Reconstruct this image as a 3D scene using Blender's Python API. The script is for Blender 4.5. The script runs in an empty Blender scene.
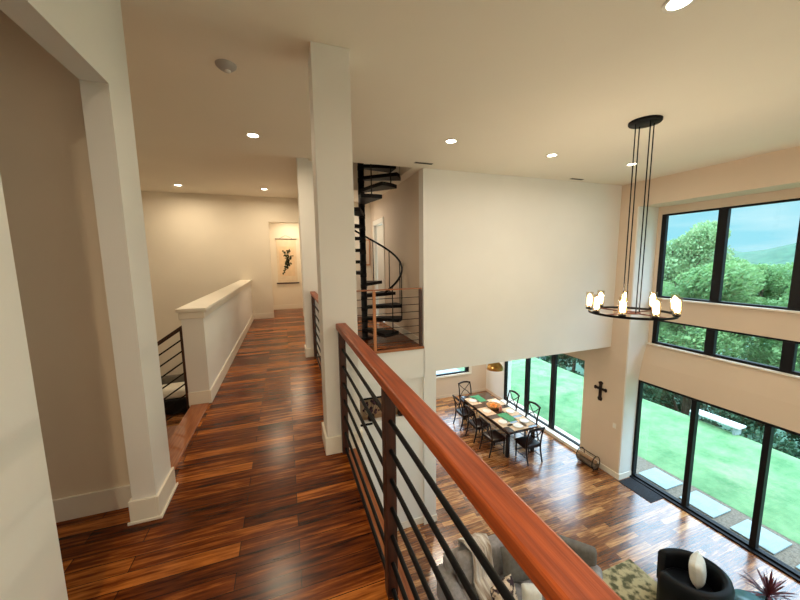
import bpy, math, random
from mathutils import Vector, Matrix
random.seed(7)
PI = math.pi
sc = bpy.context.scene
col = sc.collection

# ---------------------------------------------------------------- camera
cam_d = bpy.data.cameras.new('camera'); cam = bpy.data.objects.new('camera', cam_d); col.objects.link(cam)
cam_d.sensor_fit = 'HORIZONTAL'; cam_d.sensor_width = 36.0; cam_d.lens = 36.0 * 325.3 / 800.0
cam_d.clip_start = 0.02; cam_d.clip_end = 600
def _rm(a, b, c):
    R0 = Matrix(((1,0,0),(0,0,-1),(0,1,0)))
    Rz = Matrix(((math.cos(a),-math.sin(a),0),(math.sin(a),math.cos(a),0),(0,0,1)))
    Rx = Matrix(((1,0,0),(0,math.cos(b),-math.sin(b)),(0,math.sin(b),math.cos(b))))
    Rr = Matrix(((math.cos(c),-math.sin(c),0),(math.sin(c),math.cos(c),0),(0,0,1)))
    return Rr @ Rx @ R0 @ Rz
_R = _rm(math.radians(19.52), math.radians(7.14), math.radians(-0.75))
right, down, fwd = Vector(_R[0]), Vector(_R[1]), Vector(_R[2])
CM = Matrix((right, -down, -fwd)).transposed().to_4x4()
CM.translation = Vector((0, 0, 5.2))
cam.matrix_world = CM
sc.camera = cam

# ---------------------------------------------------------------- view + world
sc.view_settings.view_transform = 'Standard'; sc.view_settings.look = 'None'
sc.view_settings.gamma = 1.0; sc.view_settings.use_curve_mapping = False
sc.view_settings.exposure = 0.48
sc.cycles.use_denoising = True
sc.cycles.max_bounces = 10; sc.cycles.diffuse_bounces = 6; sc.cycles.transparent_max_bounces = 16
sc.cycles.sample_clamp_indirect = 6.0
HALL_POWER = 16.0
HALL_COLOR = (1.0, 0.80, 0.55)
CAN_POWER = 6.0
CAN_COLOR = (1.0, 0.90, 0.76)
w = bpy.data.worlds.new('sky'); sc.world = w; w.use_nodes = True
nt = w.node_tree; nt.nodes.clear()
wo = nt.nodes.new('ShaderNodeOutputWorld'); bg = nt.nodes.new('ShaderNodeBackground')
tc = nt.nodes.new('ShaderNodeTexCoord'); mp = nt.nodes.new('ShaderNodeMapping'); mp.inputs['Scale'].default_value = (1.5, 1.5, 7)
nz = nt.nodes.new('ShaderNodeTexNoise'); nz.inputs['Scale'].default_value = 2.2; nz.inputs['Detail'].default_value = 6
cr = nt.nodes.new('ShaderNodeValToRGB')
cr.color_ramp.elements[0].position = 0.38; cr.color_ramp.elements[0].color = (0.28, 0.68, 0.80, 1)
cr.color_ramp.elements[1].position = 0.62; cr.color_ramp.elements[1].color = (0.55, 0.82, 0.88, 1)
nt.links.new(tc.outputs['Generated'], mp.inputs['Vector']); nt.links.new(mp.outputs[0], nz.inputs['Vector'])
nt.links.new(nz.outputs['Fac'], cr.inputs['Fac']); 
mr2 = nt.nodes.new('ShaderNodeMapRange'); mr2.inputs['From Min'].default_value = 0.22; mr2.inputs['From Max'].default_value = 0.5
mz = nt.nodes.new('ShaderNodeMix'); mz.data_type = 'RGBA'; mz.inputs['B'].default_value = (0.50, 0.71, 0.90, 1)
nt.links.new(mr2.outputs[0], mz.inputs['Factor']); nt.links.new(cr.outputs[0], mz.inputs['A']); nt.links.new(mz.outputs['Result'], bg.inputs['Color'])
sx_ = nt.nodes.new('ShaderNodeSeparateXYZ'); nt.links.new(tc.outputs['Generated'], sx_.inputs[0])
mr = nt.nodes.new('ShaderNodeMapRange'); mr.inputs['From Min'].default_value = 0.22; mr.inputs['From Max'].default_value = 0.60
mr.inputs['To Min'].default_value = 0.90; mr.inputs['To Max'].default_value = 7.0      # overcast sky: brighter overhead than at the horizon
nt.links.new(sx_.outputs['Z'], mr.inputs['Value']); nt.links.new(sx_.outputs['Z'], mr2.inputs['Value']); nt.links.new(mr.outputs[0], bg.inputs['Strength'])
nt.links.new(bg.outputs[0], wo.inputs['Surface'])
sun_d = bpy.data.lights.new('sun', 'SUN'); sun_d.energy = 0.8; sun_d.angle = math.radians(25); sun_d.color = (1, 0.97, 0.9)
sun = bpy.data.objects.new('sun', sun_d); col.objects.link(sun)
sun.rotation_euler = (math.radians(38), math.radians(-12), 0)   # high behind the cloud veil

# ---------------------------------------------------------------- materials
MATS = {}
def mat(name, color, rough=0.6, metal=0.0, var=0.0, vscale=8.0, bump=0.0, bscale=60.0, emit=None, estr=0.0, color2=None, stretch=(1,1,1), coat=0.0, spec=None):
    m = bpy.data.materials.new(name); m.use_nodes = True
    t = m.node_tree; b = t.nodes['Principled BSDF']
    b.inputs['Base Color'].default_value = (*color, 1); b.inputs['Roughness'].default_value = rough
    b.inputs['Metallic'].default_value = metal; b.inputs['Coat Weight'].default_value = coat
    if spec is not None: b.inputs['Specular IOR Level'].default_value = spec
    c = t.nodes.new('ShaderNodeTexCoord'); mpn = t.nodes.new('ShaderNodeMapping'); mpn.inputs['Scale'].default_value = stretch
    t.links.new(c.outputs['Object'], mpn.inputs['Vector'])
    if var > 0 or color2:
        n = t.nodes.new('ShaderNodeTexNoise'); n.inputs['Scale'].default_value = vscale; n.inputs['Detail'].default_value = 5
        t.links.new(mpn.outputs[0], n.inputs['Vector'])
        r = t.nodes.new('ShaderNodeValToRGB'); r.color_ramp.elements[0].position = 0.33; r.color_ramp.elements[1].position = 0.67
        c2 = color2 or tuple(min(1, x * (1 + var)) for x in color)
        c1 = color if color2 else tuple(x * (1 - var) for x in color)
        r.color_ramp.elements[0].color = (*c1, 1); r.color_ramp.elements[1].color = (*c2, 1)
        t.links.new(n.outputs['Fac'], r.inputs['Fac']); t.links.new(r.outputs[0], b.inputs['Base Color'])
    if bump > 0:
        n2 = t.nodes.new('ShaderNodeTexNoise'); n2.inputs['Scale'].default_value = bscale; n2.inputs['Detail'].default_value = 4
        t.links.new(mpn.outputs[0], n2.inputs['Vector'])
        bp = t.nodes.new('ShaderNodeBump'); bp.inputs['Strength'].default_value = bump; bp.inputs['Distance'].default_value = 0.01
        t.links.new(n2.outputs['Fac'], bp.inputs['Height']); t.links.new(bp.outputs[0], b.inputs['Normal'])
    if emit:
        b.inputs['Emission Color'].default_value = (*emit, 1); b.inputs['Emission Strength'].default_value = estr
    MATS[name] = m
    return m
def plank_mat(name, dark, mid, light, rough, bl=0.85, bh=0.10, off=0.37, coat=0.0, spec=0.4):
    m = bpy.data.materials.new(name); m.use_nodes = True
    t = m.node_tree; b = t.nodes['Principled BSDF']; N = t.nodes.new; L = t.links.new
    c = N('ShaderNodeTexCoord')
    br = N('ShaderNodeTexBrick'); br.offset = off; br.offset_frequency = 2; br.squash = 1
    br.inputs['Color1'].default_value = (0, 0, 0, 1); br.inputs['Color2'].default_value = (1, 1, 1, 1)
    br.inputs['Mortar'].default_value = (0.5, 0.5, 0.5, 1)
    br.inputs['Scale'].default_value = 1; br.inputs['Brick Width'].default_value = bl; br.inputs['Row Height'].default_value = bh
    br.inputs['Mortar Size'].default_value = 0.0022; br.inputs['Mortar Smooth'].default_value = 0.2
    L(c.outputs['Object'], br.inputs['Vector'])
    mp1 = N('ShaderNodeMapping'); mp1.inputs['Scale'].default_value = (1.3, 16, 1); L(c.outputs['Object'], mp1.inputs['Vector'])
    n1 = N('ShaderNodeTexNoise'); n1.inputs['Scale'].default_value = 2.2; n1.inputs['Detail'].default_value = 7; n1.inputs['Roughness'].default_value = 0.62
    L(mp1.outputs[0], n1.inputs['Vector'])
    mx = N('ShaderNodeMath'); mx.operation = 'MULTIPLY_ADD'; mx.inputs[1].default_value = 0.58
    sep = N('ShaderNodeSeparateColor'); L(br.outputs['Color'], sep.inputs[0]); L(sep.outputs[0], mx.inputs[0])
    m2 = N('ShaderNodeMath'); m2.operation = 'MULTIPLY_ADD'; m2.inputs[1].default_value = 1.9; m2.inputs[2].default_value = -0.74
    L(n1.outputs['Fac'], m2.inputs[0]); L(m2.outputs[0], mx.inputs[2])
    r = N('ShaderNodeValToRGB'); e = r.color_ramp.elements
    e[0].position = 0.05; e[0].color = (*dark, 1); e[1].position = 0.95; e[1].color = (*light, 1)
    k = r.color_ramp.elements.new(0.5); k.color = (*mid, 1)
    L(mx.outputs[0], r.inputs['Fac'])
    mm = N('ShaderNodeMix'); mm.data_type = 'RGBA'; L(br.outputs['Fac'], mm.inputs['Factor'])
    L(r.outputs[0], mm.inputs['A']); mm.inputs['B'].default_value = (dark[0]*0.4, dark[1]*0.4, dark[2]*0.4, 1)
    L(mm.outputs['Result'], b.inputs['Base Color'])
    b.inputs['Roughness'].default_value = rough; b.inputs['Coat Weight'].default_value = coat; b.inputs['Coat Roughness'].default_value = 0.22
    bp = N('ShaderNodeBump'); bp.inputs['Strength'].default_value = 0.12; bp.inputs['Distance'].default_value = 0.003
    b.inputs['Specular IOR Level'].default_value = spec
    L(n1.outputs['Fac'], bp.inputs['Height']); L(bp.outputs[0], b.inputs['Normal'])
    MATS[name] = m; return m

WALL = mat('wall paint cream', (0.80, 0.74, 0.63), 0.75, var=0.02, vscale=1.5, bump=0.05, bscale=120)
WALLC = mat('wall paint warm tan', (0.68, 0.56, 0.44), 0.75, var=0.02, vscale=1.5, bump=0.05, bscale=120)
WALLW = mat('wall paint white', (0.79, 0.775, 0.74), 0.7, var=0.015, vscale=1.5, bump=0.05, bscale=120)
NOOK = mat('nook wall taupe', (0.78, 0.67, 0.52), 0.8, var=0.03, vscale=2)
CEIL = mat('ceiling paint', (0.80, 0.74, 0.63), 0.8, var=0.02, vscale=0.7, bump=0.05, bscale=90)
TRIM = mat('trim white', (0.82, 0.77, 0.67), 0.4, var=0.01, vscale=3)
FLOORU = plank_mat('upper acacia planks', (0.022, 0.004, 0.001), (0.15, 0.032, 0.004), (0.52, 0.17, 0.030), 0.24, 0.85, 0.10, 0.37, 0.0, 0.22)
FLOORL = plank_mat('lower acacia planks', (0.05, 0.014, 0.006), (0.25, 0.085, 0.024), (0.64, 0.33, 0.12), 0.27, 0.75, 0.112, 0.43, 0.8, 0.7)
RAILW = mat('rail wood', (0.21, 0.034, 0.006), 0.42, color2=(0.42, 0.082, 0.014), vscale=3.0, stretch=(26, 1.2, 26), bump=0.1, bscale=8)
RAILWX = mat('rail wood across', (0.24, 0.075, 0.025), 0.35, color2=(0.40, 0.15, 0.055), vscale=3.0, stretch=(1.2, 26, 26))
POSTW = mat('post wood', (0.022, 0.007, 0.004), 0.45, color2=(0.06, 0.016, 0.008), vscale=3.0, stretch=(22, 22, 1.2))
POSTL = mat('post light wood', (0.42, 0.16, 0.06), 0.4, color2=(0.55, 0.24, 0.10), vscale=3.0, stretch=(22, 22, 1.2))
NOSE = mat('nosing wood', (0.22, 0.055, 0.012), 0.35, color2=(0.40, 0.13, 0.035), vscale=3.0, stretch=(24, 1.2, 24), coat=0.2)
BLACK = mat('black metal', (0.004, 0.004, 0.005), 0.5, 0.0, var=0.1, spec=0.15)
FRAME = mat('black window frame', (0.005, 0.005, 0.007), 0.5, 0.0, var=0.1, spec=0.25)
DARKW = mat('dark chair wood', (0.012, 0.006, 0.005), 0.3, color2=(0.020, 0.009, 0.007), vscale=4, stretch=(3, 3, 14), spec=0.2)
LEATHER = mat('black leather', (0.005, 0.006, 0.008), 0.38, var=0.25, vscale=6, bump=0.12, bscale=140, spec=0.22)
GREYF = mat('grey upholstery', (0.30, 0.275, 0.265), 0.9, var=0.15, vscale=18, bump=0.3, bscale=260)
GREYD = mat('dark grey upholstery', (0.15, 0.135, 0.115), 0.9, var=0.15, vscale=18, bump=0.3, bscale=260)
WHITEF = mat('white cushion fabric', (0.74, 0.72, 0.64), 0.9, var=0.05, vscale=20, bump=0.2, bscale=200)
PAVE = mat('concrete paver', (0.26, 0.33, 0.33), 0.8, var=0.07, vscale=6, bump=0.2, bscale=60)
GRAVEL = mat('gravel', (0.11, 0.085, 0.06), 0.95, color2=(0.20, 0.165, 0.125), vscale=30, bump=0.6, bscale=60)
BARK = mat('bark', (0.12, 0.085, 0.06), 0.9, var=0.3, vscale=9, bump=0.5, bscale=30)
GOLD = mat('brushed gold', (0.62, 0.33, 0.10), 0.28, 1.0, var=0.1, vscale=5)
CERAM = mat('white ceramic', (0.80, 0.80, 0.78), 0.2, var=0.02)
PLASTIC = mat('white plastic', (0.78, 0.75, 0.68), 0.4, var=0.02)
GREENM = mat('green placemat', (0.06, 0.30, 0.15), 0.85, var=0.2, vscale=30, bump=0.3, bscale=200)
CREAMM = mat('cream placemat', (0.66, 0.52, 0.38), 0.85, var=0.12, vscale=20, bump=0.3, bscale=200)
ORANGE = mat('orange fruit skin', (0.75, 0.28, 0.05), 0.45, var=0.12, vscale=12)
WICKER = mat('wicker', (0.33, 0.18, 0.07), 0.8, color2=(0.55, 0.33, 0.14), vscale=40, bump=0.5, bscale=90)
MATD = mat('charcoal door mat', (0.018, 0.019, 0.024), 0.95, var=0.3, vscale=40, bump=0.5, bscale=200)
RUG = mat('olive patterned rug', (0.09, 0.085, 0.035), 0.95, color2=(0.48, 0.40, 0.22), vscale=9, bump=0.5, bscale=160)
for _n in RUG.node_tree.nodes:
    if _n.type == 'VALTORGB': _n.color_ramp.elements[0].position = 0.40; _n.color_ramp.elements[1].position = 0.56
LEAFR = mat('red dracaena leaf', (0.05, 0.010, 0.014), 0.5, color2=(0.15, 0.022, 0.032), vscale=5)
POT = mat('blue glazed pot', (0.10, 0.22, 0.26), 0.25, var=0.15, vscale=5, coat=0.4)
LAMPE = mat('lit lamp lens', (1, 0.9, 0.75), 0.5, emit=(1.0, 0.90, 0.70), estr=12.0)
BULB = mat('lit candle bulb', (1, 0.85, 0.6), 0.5, emit=(1.0, 0.74, 0.40), estr=14.0)
SCROLLP = mat('scroll paper', (0.78, 0.60, 0.40), 0.9, var=0.06, vscale=6)
INK = mat('ink', (0.03, 0.035, 0.02), 0.9, color2=(0.07, 0.08, 0.03), vscale=30)

def glass_mat(name, tint=(0.98, 0.99, 0.99), refl=0.03):
    m = bpy.data.materials.new(name); m.use_nodes = True; t = m.node_tree; t.nodes.clear()
    o = t.nodes.new('ShaderNodeOutputMaterial'); mx = t.nodes.new('ShaderNodeMixShader')
    tr = t.nodes.new('ShaderNodeBsdfTransparent'); tr.inputs[0].default_value = (*tint, 1)
    gl = t.nodes.new('ShaderNodeBsdfGlossy'); gl.inputs['Roughness'].default_value = 0.02
    mx.inputs[0].default_value = refl
    t.links.new(tr.outputs[0], mx.inputs[1]); t.links.new(gl.outputs[0], mx.inputs[2]); t.links.new(mx.outputs[0], o.inputs[0])
    return m
GLASS = glass_mat('window glass'); SHADEG = glass_mat('clear shade glass', (0.98, 0.93, 0.85), 0.12)

# ---------------------------------------------------------------- mesh helper
class MB:
    def __init__(s): s.v = []; s.f = []; s.sm = []
    def add(s, vs, fs, smooth=False):
        n = len(s.v); s.v += [tuple(v) for v in vs]
        for f in fs: s.f.append(tuple(i + n for i in f)); s.sm.append(smooth)
        return s
    def box(s, x0, x1, y0, y1, z0, z1, M=None):
        vs = [Vector(p) for p in ((x0,y0,z0),(x1,y0,z0),(x1,y1,z0),(x0,y1,z0),(x0,y0,z1),(x1,y0,z1),(x1,y1,z1),(x0,y1,z1))]
        if M is not None: vs = [M @ v for v in vs]
        return s.add(vs, [(0,3,2,1),(4,5,6,7),(0,1,5,4),(1,2,6,5),(2,3,7,6),(3,0,4,7)])
    def rbox(s, x0, x1, y0, y1, z0, z1, r=0.05, n=3, M=None, puff=0.0):
        # rounded box: subdivided cube projected to a rounded shell, optional puff
        cx, cy, cz = (x0+x1)/2, (y0+y1)/2, (z0+z1)/2; hx, hy, hz = (x1-x0)/2, (y1-y0)/2, (z1-z0)/2
        r = min(r, hx, hy, hz)
        def axis(h):
            a = [-h + r*(1-math.cos(PI/2*i/n)) for i in range(n+1)]
            m = [(-h+r) + (2*h-2*r)*i/4 for i in range(1, 4)] if h > r*1.05 else []
            return a + m + [-q for q in reversed(a)]
        A = [axis(hx), axis(hy), axis(hz)]
        H = (hx, hy, hz); idx = {}; vs = []; fs = []
        def vert(p):
            k = tuple(round(c, 5) for c in p)
            if k in idx: return idx[k]
            q = Vector(p); c = Vector([max(-H[i]+r, min(H[i]-r, q[i])) for i in range(3)])
            d = q - c
            if d.length > 1e-9: q = c + d.normalized() * r
            if puff:
                u = [1 - (q[i]/H[i])**2 for i in range(3)]
                q.z += (1 if q.z > 0 else -1) * puff * max(0,u[0]) * max(0,u[1]) * (abs(q.z)/H[2])
            q += Vector((cx, cy, cz))
            if M is not None: q = M @ q
            idx[k] = len(vs); vs.append(q); return idx[k]
        for ax in range(3):
            a, b2 = (ax+1) % 3, (ax+2) % 3
            for sgn in (-1, 1):
                for i in range(len(A[a])-1):
                    for j in range(len(A[b2])-1):
                        ps = []
                        for (ii, jj) in ((i,j),(i+1,j),(i+1,j+1),(i,j+1)):
                            p = [0,0,0]; p[ax] = sgn*H[ax]; p[a] = A[a][ii]; p[b2] = A[b2][jj]; ps.append(vert(p))
                        if sgn < 0: ps.reverse()
                        if len(set(ps)) == 4: fs.append(tuple(ps))
        return s.add(vs, fs, True)
    def tube(s, pts, r, n=10, closed=False, smooth=True):
        pts = [Vector(p) for p in pts]; m = len(pts); rings = []
        rr = r if isinstance(r, (list, tuple)) else [r]*m
        prev = None
        for i in range(m):
            a = pts[i-1] if (i > 0 or closed) else pts[i]; b = pts[(i+1) % m] if (i < m-1 or closed) else pts[i]
            t = (b - a).normalized()
            if prev is None:
                u = t.cross(Vector((0,0,1)));
                if u.length < 0.1: u = t.cross(Vector((1,0,0)))
            else: u = prev - t*prev.dot(t)
            u.normalize(); prev = u; w2 = t.cross(u)
            rings.append([pts[i] + (u*math.cos(2*PI*k/n) + w2*math.sin(2*PI*k/n))*rr[i] for k in range(n)])
        vs = [v for R in rings for v in R]; fs = []
        for i in range(m if closed else m-1):
            j = (i+1) % m
            for k in range(n):
                k2 = (k+1) % n; fs.append((i*n+k, j*n+k, j*n+k2, i*n+k2))
        s.add(vs, fs, smooth)
        if not closed:
            s.add(rings[0], [tuple(range(n))]); s.add(rings[-1], [tuple(reversed(range(n)))])
        return s
    def bar(s, a, b, wd, ht, up=(0,0,1)):
        a, b = Vector(a), Vector(b); t = (b-a).normalized(); u = Vector(up)
        x = t.cross(u); x.normalize(); u2 = x.cross(t); L = (b-a).length
        M = Matrix((x, t, u2)).transposed().to_4x4(); M.translation = a
        return s.box(-wd/2, wd/2, 0, L, -ht/2, ht/2, M)
    def lathe(s, prof, c=(0,0,0), n=32, a0=0.0, a1=2*PI, smooth=True):
        full = abs(a1-a0-2*PI) < 1e-6; k = n if full else n+1; vs = []; fs = []
        for i in range(k):
            a = a0 + (a1-a0)*i/n
            for (r, z) in prof: vs.append((c[0]+r*math.cos(a), c[1]+r*math.sin(a), c[2]+z))
        m = len(prof)
        for i in range(n):
            j = (i+1) % k
            for q in range(m-1): fs.append((i*m+q, j*m+q, j*m+q+1, i*m+q+1))
        return s.add(vs, fs, smooth)
    def disc(s, c, r, z, n=32, h=0.01):
        return s.lathe([(0.0001, 0), (r, 0), (r, h), (0.0001, h)], (c[0], c[1], z), n, smooth=False)
    def prism(s, poly, z0, z1, M=None):
        n = len(poly); vs = [Vector((p[0], p[1], z0)) for p in poly] + [Vector((p[0], p[1], z1)) for p in poly]
        if M is not None: vs = [M @ v for v in vs]
        return s.add(vs, [tuple(reversed(range(n))), tuple(range(n, 2*n))] + [(i, (i+1) % n, n+(i+1) % n, n+i) for i in range(n)])
    def build(s, name, m, parent=None, bevel=0.0, weld=False):
        me = bpy.data.meshes.new(name); me.from_pydata(s.v, [], s.f); me.update()
        me.polygons.foreach_set('use_smooth', s.sm); me.materials.append(m)
        o = bpy.data.objects.new(name, me); col.objects.link(o)
        if parent is not None: o.parent = parent
        if bevel:
            md = o.modifiers.new('bevel', 'BEVEL'); md.width = bevel; md.segments = 2; md.limit_method = 'ANGLE'
        return o
def tag(o, label=None, cat=None, group=None, kind=None):
    if label: o['label'] = label
    if cat: o['category'] = cat
    if group: o['group'] = group
    if kind: o['kind'] = kind
    return o
def thing(name, loc, label, cat, rz=0.0, group=None):
    o = bpy.data.objects.new(name, None); col.objects.link(o); o.location = loc; o.rotation_euler = (0, 0, rz); o.empty_display_size = 0.1
    return tag(o, label, cat, group)
def S(name, mb, m, bevel=0.0, parent=None):
    o = mb.build(name, m, parent, bevel)
    if parent is None: o['kind'] = 'structure'
    return o
def copy_tree(o, parent=None):
    c = o.copy(); col.objects.link(c)
    if parent is not None: c.parent = parent
    for ch in [x for x in bpy.data.objects if x.parent == o]: copy_tree(ch, c)
    return c

UF, CZ = 3.6, 6.75          # upper floor and main ceiling heights (lower floor is z = 0)

# ================================================================ SHELL
S('floor_lower', MB().box(-4.7, 7.62, -3.6, 10.6, -0.2, 0), FLOORL)
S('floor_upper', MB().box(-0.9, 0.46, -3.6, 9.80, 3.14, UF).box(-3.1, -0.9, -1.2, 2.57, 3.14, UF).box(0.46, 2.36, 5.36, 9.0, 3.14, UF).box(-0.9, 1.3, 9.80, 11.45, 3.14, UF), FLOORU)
# main ceiling with openings for the raised hall part and the stair shaft
S('ceiling', MB().box(-4.7, 7.75, -3.6, 5.38, CZ, CZ+0.2).box(2.16, 2.5, 5.38, 9.1, CZ, CZ+0.2).box(0.46, 0.62, 5.38, 9.1, CZ, CZ+0.2).box(0.62, 2.16, 7.45, 9.1, CZ, CZ+0.2)
  .box(-4.7, 0.46, 5.38, 9.9, CZ+0.17, CZ+0.3).box(0.46, 0.6, 9.1, 9.9, CZ+0.17, CZ+0.3), CEIL)
S('ceiling_hall_far', MB().box(-0.9, 1.3, 9.9, 11.5, 6.55, 6.75), CEIL)
S('wall_shaft', MB().box(0.5, 2.28, 5.26, 5.38, CZ+0.2, 8.6).box(0.5, 2.28, 7.45, 7.57, CZ+0.2, 8.6).box(0.5, 0.62, 5.38, 7.45, CZ+0.2, 8.6).box(2.16, 2.28, 5.38, 7.45, CZ+0.2, 8.6).box(0.5, 2.28, 5.26, 7.57, 8.6, 8.7), WALL)
# dining ceiling / floor structure over it
S('ceiling_dining', MB().box(0.3, 7.6, 5.55, 10.6, 3.1, 3.14), CEIL)
S('ceiling_under_hall', MB().box(-4.7, 0.3, -3.6, 2.6, 3.08, 3.14), CEIL)

# upper walls
wl = MB().box(-0.955, -0.83, 2.285, 2.57, UF, CZ).box(-0.955, -0.83, 1.435, 2.285, 6.155, CZ).box(-0.96, -0.83, -3.6, 1.435, UF, CZ)
S('wall_left', wl, WALLW)
S('wall_nook', MB().box(-3.1, -0.96, 2.47, 2.57, UF, CZ).box(-3.2, -3.1, -1.2, 2.57, UF, CZ).box(-3.1, -0.96, -1.3, -1.2, UF, CZ), NOOK)
S('wall_hall_end', MB().box(-4.7, -0.33, 9.76, 9.90, 0.0, 7.0).box(-0.33, 0.47, 9.76, 9.90, 6.26, 7.0).box(0.47, 1.3, 9.76, 9.90, UF, 7.0), WALL)
S('wall_hall_recess', MB().box(-0.9, 1.3, 11.38, 11.5, UF, 6.6).box(-1.0, -0.9, 9.9, 11.5, UF, 6.6).box(1.3, 1.4, 9.9, 11.5, UF, 6.6), WALL)
S('wall_hall_right', MB().box(0.47, 0.60, 7.1, 9.76, UF, 7.05), WALLW)
S('wall_stairwell', MB().box(-4.8, -4.7, 2.5, 9.9, 0, 7.05).box(-4.7, -3.2, 2.47, 2.57, 0, CZ+0.1).box(-3.2, -0.9, 2.47, 2.57, 0, 3.14), WALL)
S('wall_back', MB().box(-4.8, 7.75, -3.75, -3.6, 0, CZ), WALL)
S('wall_upper_front', MB().box(2.35, 7.13, 5.35, 5.55, 3.1, CZ), WALLW)
S('wall_landing_right', MB().box(2.35, 2.50, 5.55, 7.78, 3.14, CZ+0.1).box(2.35, 2.50, 7.78, 8.62, 6.12, CZ+0.1).box(2.35, 2.50, 8.62, 9.0, 3.14, CZ+0.1), WALLC)
S('wall_landing_end', MB().box(0.60, 2.5, 9.0, 9.12, 3.14, CZ+0.1), WALL)
# lower walls
S('wall_under_landing', MB().box(0.3, 1.08, 5.40, 5.55, 0, 3.02), WALLW)
S('wall_niche_side', MB().box(2.12, 2.35, 5.40, 5.55, 0, 3.02), WALLW)
S('wall_niche_base', MB().box(1.08, 2.12, 5.40, 5.55, 0, 2.28), WALLW)
S('wall_niche_top', MB().box(1.08, 2.12, 5.40, 5.55, 2.74, 3.02), WALLW)
NICHE = mat('niche lining', (0.45, 0.30, 0.18), 0.7, var=0.1)
S('wall_niche_back', MB().box(1.0, 2.2, 5.70, 5.74, 2.2, 2.8), NICHE)
S('wall_niche_cheeks', MB().box(1.04, 1.08, 5.55, 5.70, 2.2, 2.8), NICHE); S('wall_niche_cheek_right', MB().box(2.12, 2.16, 5.55, 5.70, 2.2, 2.8), NICHE)
S('wall_niche_floor', MB().box(1.08, 2.12, 5.55, 5.70, 2.24, 2.28), NICHE); S('wall_niche_ceiling', MB().box(1.08, 2.12, 5.55, 5.70, 2.74, 2.78), NICHE)
S('wall_landing_fascia', MB().box(0.47, 2.36, 5.35, 5.40, 3.02, 3.575), WALLW)
S('wall_pier', MB().box(2.35, 2.60, 5.35, 5.62, 0, 3.1), WALLW)
S('wall_dining_left', MB().box(2.2, 2.35, 5.74, 10.6, 0, 3.1), WALL)
S('wall_dining_end', MB().box(2.35, 4.3, 10.5, 10.65, 0, 3.1).box(6.5, 7.6, 10.5, 10.65, 0, 3.1).box(4.3, 6.5, 10.5, 10.65, 0, 0.86).box(4.3, 6.5, 10.5, 10.65, 2.3, 3.1), WALLC)
S('wall_under_hall', MB().box(0.2, 0.3, -3.6, 5.4, 0, 3.08), WALLW)
# right side: cross wall, dining side, window wall
S('wall_cross', MB().box(7.13, 7.62, 4.97, 6.02, 0, 3.1).box(7.13, 7.80, 4.97, 5.55, 3.1, CZ), WALLC)
S('wall_dining_right', MB().box(7.24, 7.6, 6.02, 9.42, 2.52, 3.1).box(7.24, 7.6, 6.02, 9.42, 0, 0.07), WALLC)
S('wall_dining_corner', MB().box(7.28, 7.6, 9.42, 10.5, 0, 3.1), WALLW)
S('wall_window_band', MB().box(7.13, 7.9, -3.6, 4.97, 6.24, CZ), WALLC)
prof = [(7.53, 2.39), (7.60, 2.80), (7.72, 3.24), (7.95, 3.24), (7.95, 2.39)]
m_ = MB(); n_ = len(prof)
m_.add([(p[0], -3.6, p[1]) for p in prof] + [(p[0], 4.97, p[1]) for p in prof],
       [tuple(range(n_)), tuple(reversed(range(n_, 2*n_)))] + [(i, n_+i, n_+(i+1) % n_, (i+1) % n_) for i in range(n_)])
S('wall_window_apron', m_, WALLC)
S('wall_window_mid', MB().box(7.74, 7.95, -3.6, 4.97, 3.80, 4.28).box(7.74, 7.95, -3.6, 4.86, 6.08, 6.24).box(7.74, 7.95, 4.86, 4.97, 3.24, 6.24), WALLC)
S('wall_window_jamb', MB().box(7.131, 7.79, 4.94, 4.972, 3.24, 6.24).box(7.131, 7.54, 4.94, 4.972, 0.0, 2.42)
  .add([(7.131,4.94,2.42),(7.54,4.94,2.42),(7.60,4.94,2.80),(7.72,4.94,3.24),(7.131,4.94,3.24),(7.131,4.972,2.42),(7.54,4.972,2.42),(7.60,4.972,2.80),(7.72,4.972,3.24),(7.131,4.972,3.24)],
       [(0,1,2,3,4),(9,8,7,6,5),(0,4,9,5)]), WALLW)
S('trim_window_sills', MB().box(7.66, 7.76, -3.6, 4.92, 4.262, 4.292).box(7.66, 7.76, -3.6, 4.92, 3.22, 3.25).box(7.13, 7.30, 6.02, 9.42, 0.0, 0.09), TRIM, 0.004)

# columns with base trim
def column(name, x0, y0, zt):
    o = S(name, MB().box(x0, x0+0.28, y0, y0+0.26, UF, zt), WALLW, 0.004)
    b = MB(); t = 0.018
    b.box(x0-t, x0+0.28+t, y0-t, y0, UF, UF+0.15); b.box(x0-t, x0+0.28+t, y0+0.26, y0+0.26+t, UF, UF+0.15)
    b.box(x0-t, x0, y0, y0+0.26, UF, UF+0.15); b.box(x0+0.28, x0+0.28+t, y0, y0+0.26, UF, UF+0.15)
    b.build('base_trim', TRIM, o, 0.004)
column('wall_column_near', 0.265, 2.585, CZ)
column('wall_column_far', 0.285, 5.485, CZ+0.17)

# baseboards
T = 0.016
S('baseboard_left', MB().box(-0.83, -0.83+T, 2.285-T, 2.57+T, UF, UF+0.15).box(-0.955-T, -0.83, 2.285-T, 2.285, UF, UF+0.15).box(-0.955-T, -0.955, 2.285, 2.455, UF, UF+0.15).box(-0.83, -0.83+T, -3.5, 1.435+T, UF, UF+0.15)
  .box(-0.83+T, -0.804, 2.262, 2.60, UF, UF+0.018).box(-0.985, -0.83+T, 2.264, 2.274, UF, UF+0.018), TRIM, 0.003)
S('baseboard_nook', MB().box(-3.1, -0.96-T, 2.47-T, 2.47, UF, UF+0.15), TRIM, 0.003)
S('baseboard_hall_end', MB().box(-0.86, -0.33, 9.76-T, 9.76, UF, UF+0.15).box(-0.33-T, -0.33, 9.76, 9.90, UF, UF+0.15).box(-0.9, 1.3, 11.38-T, 11.38, UF, UF+0.15), TRIM, 0.003)
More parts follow.
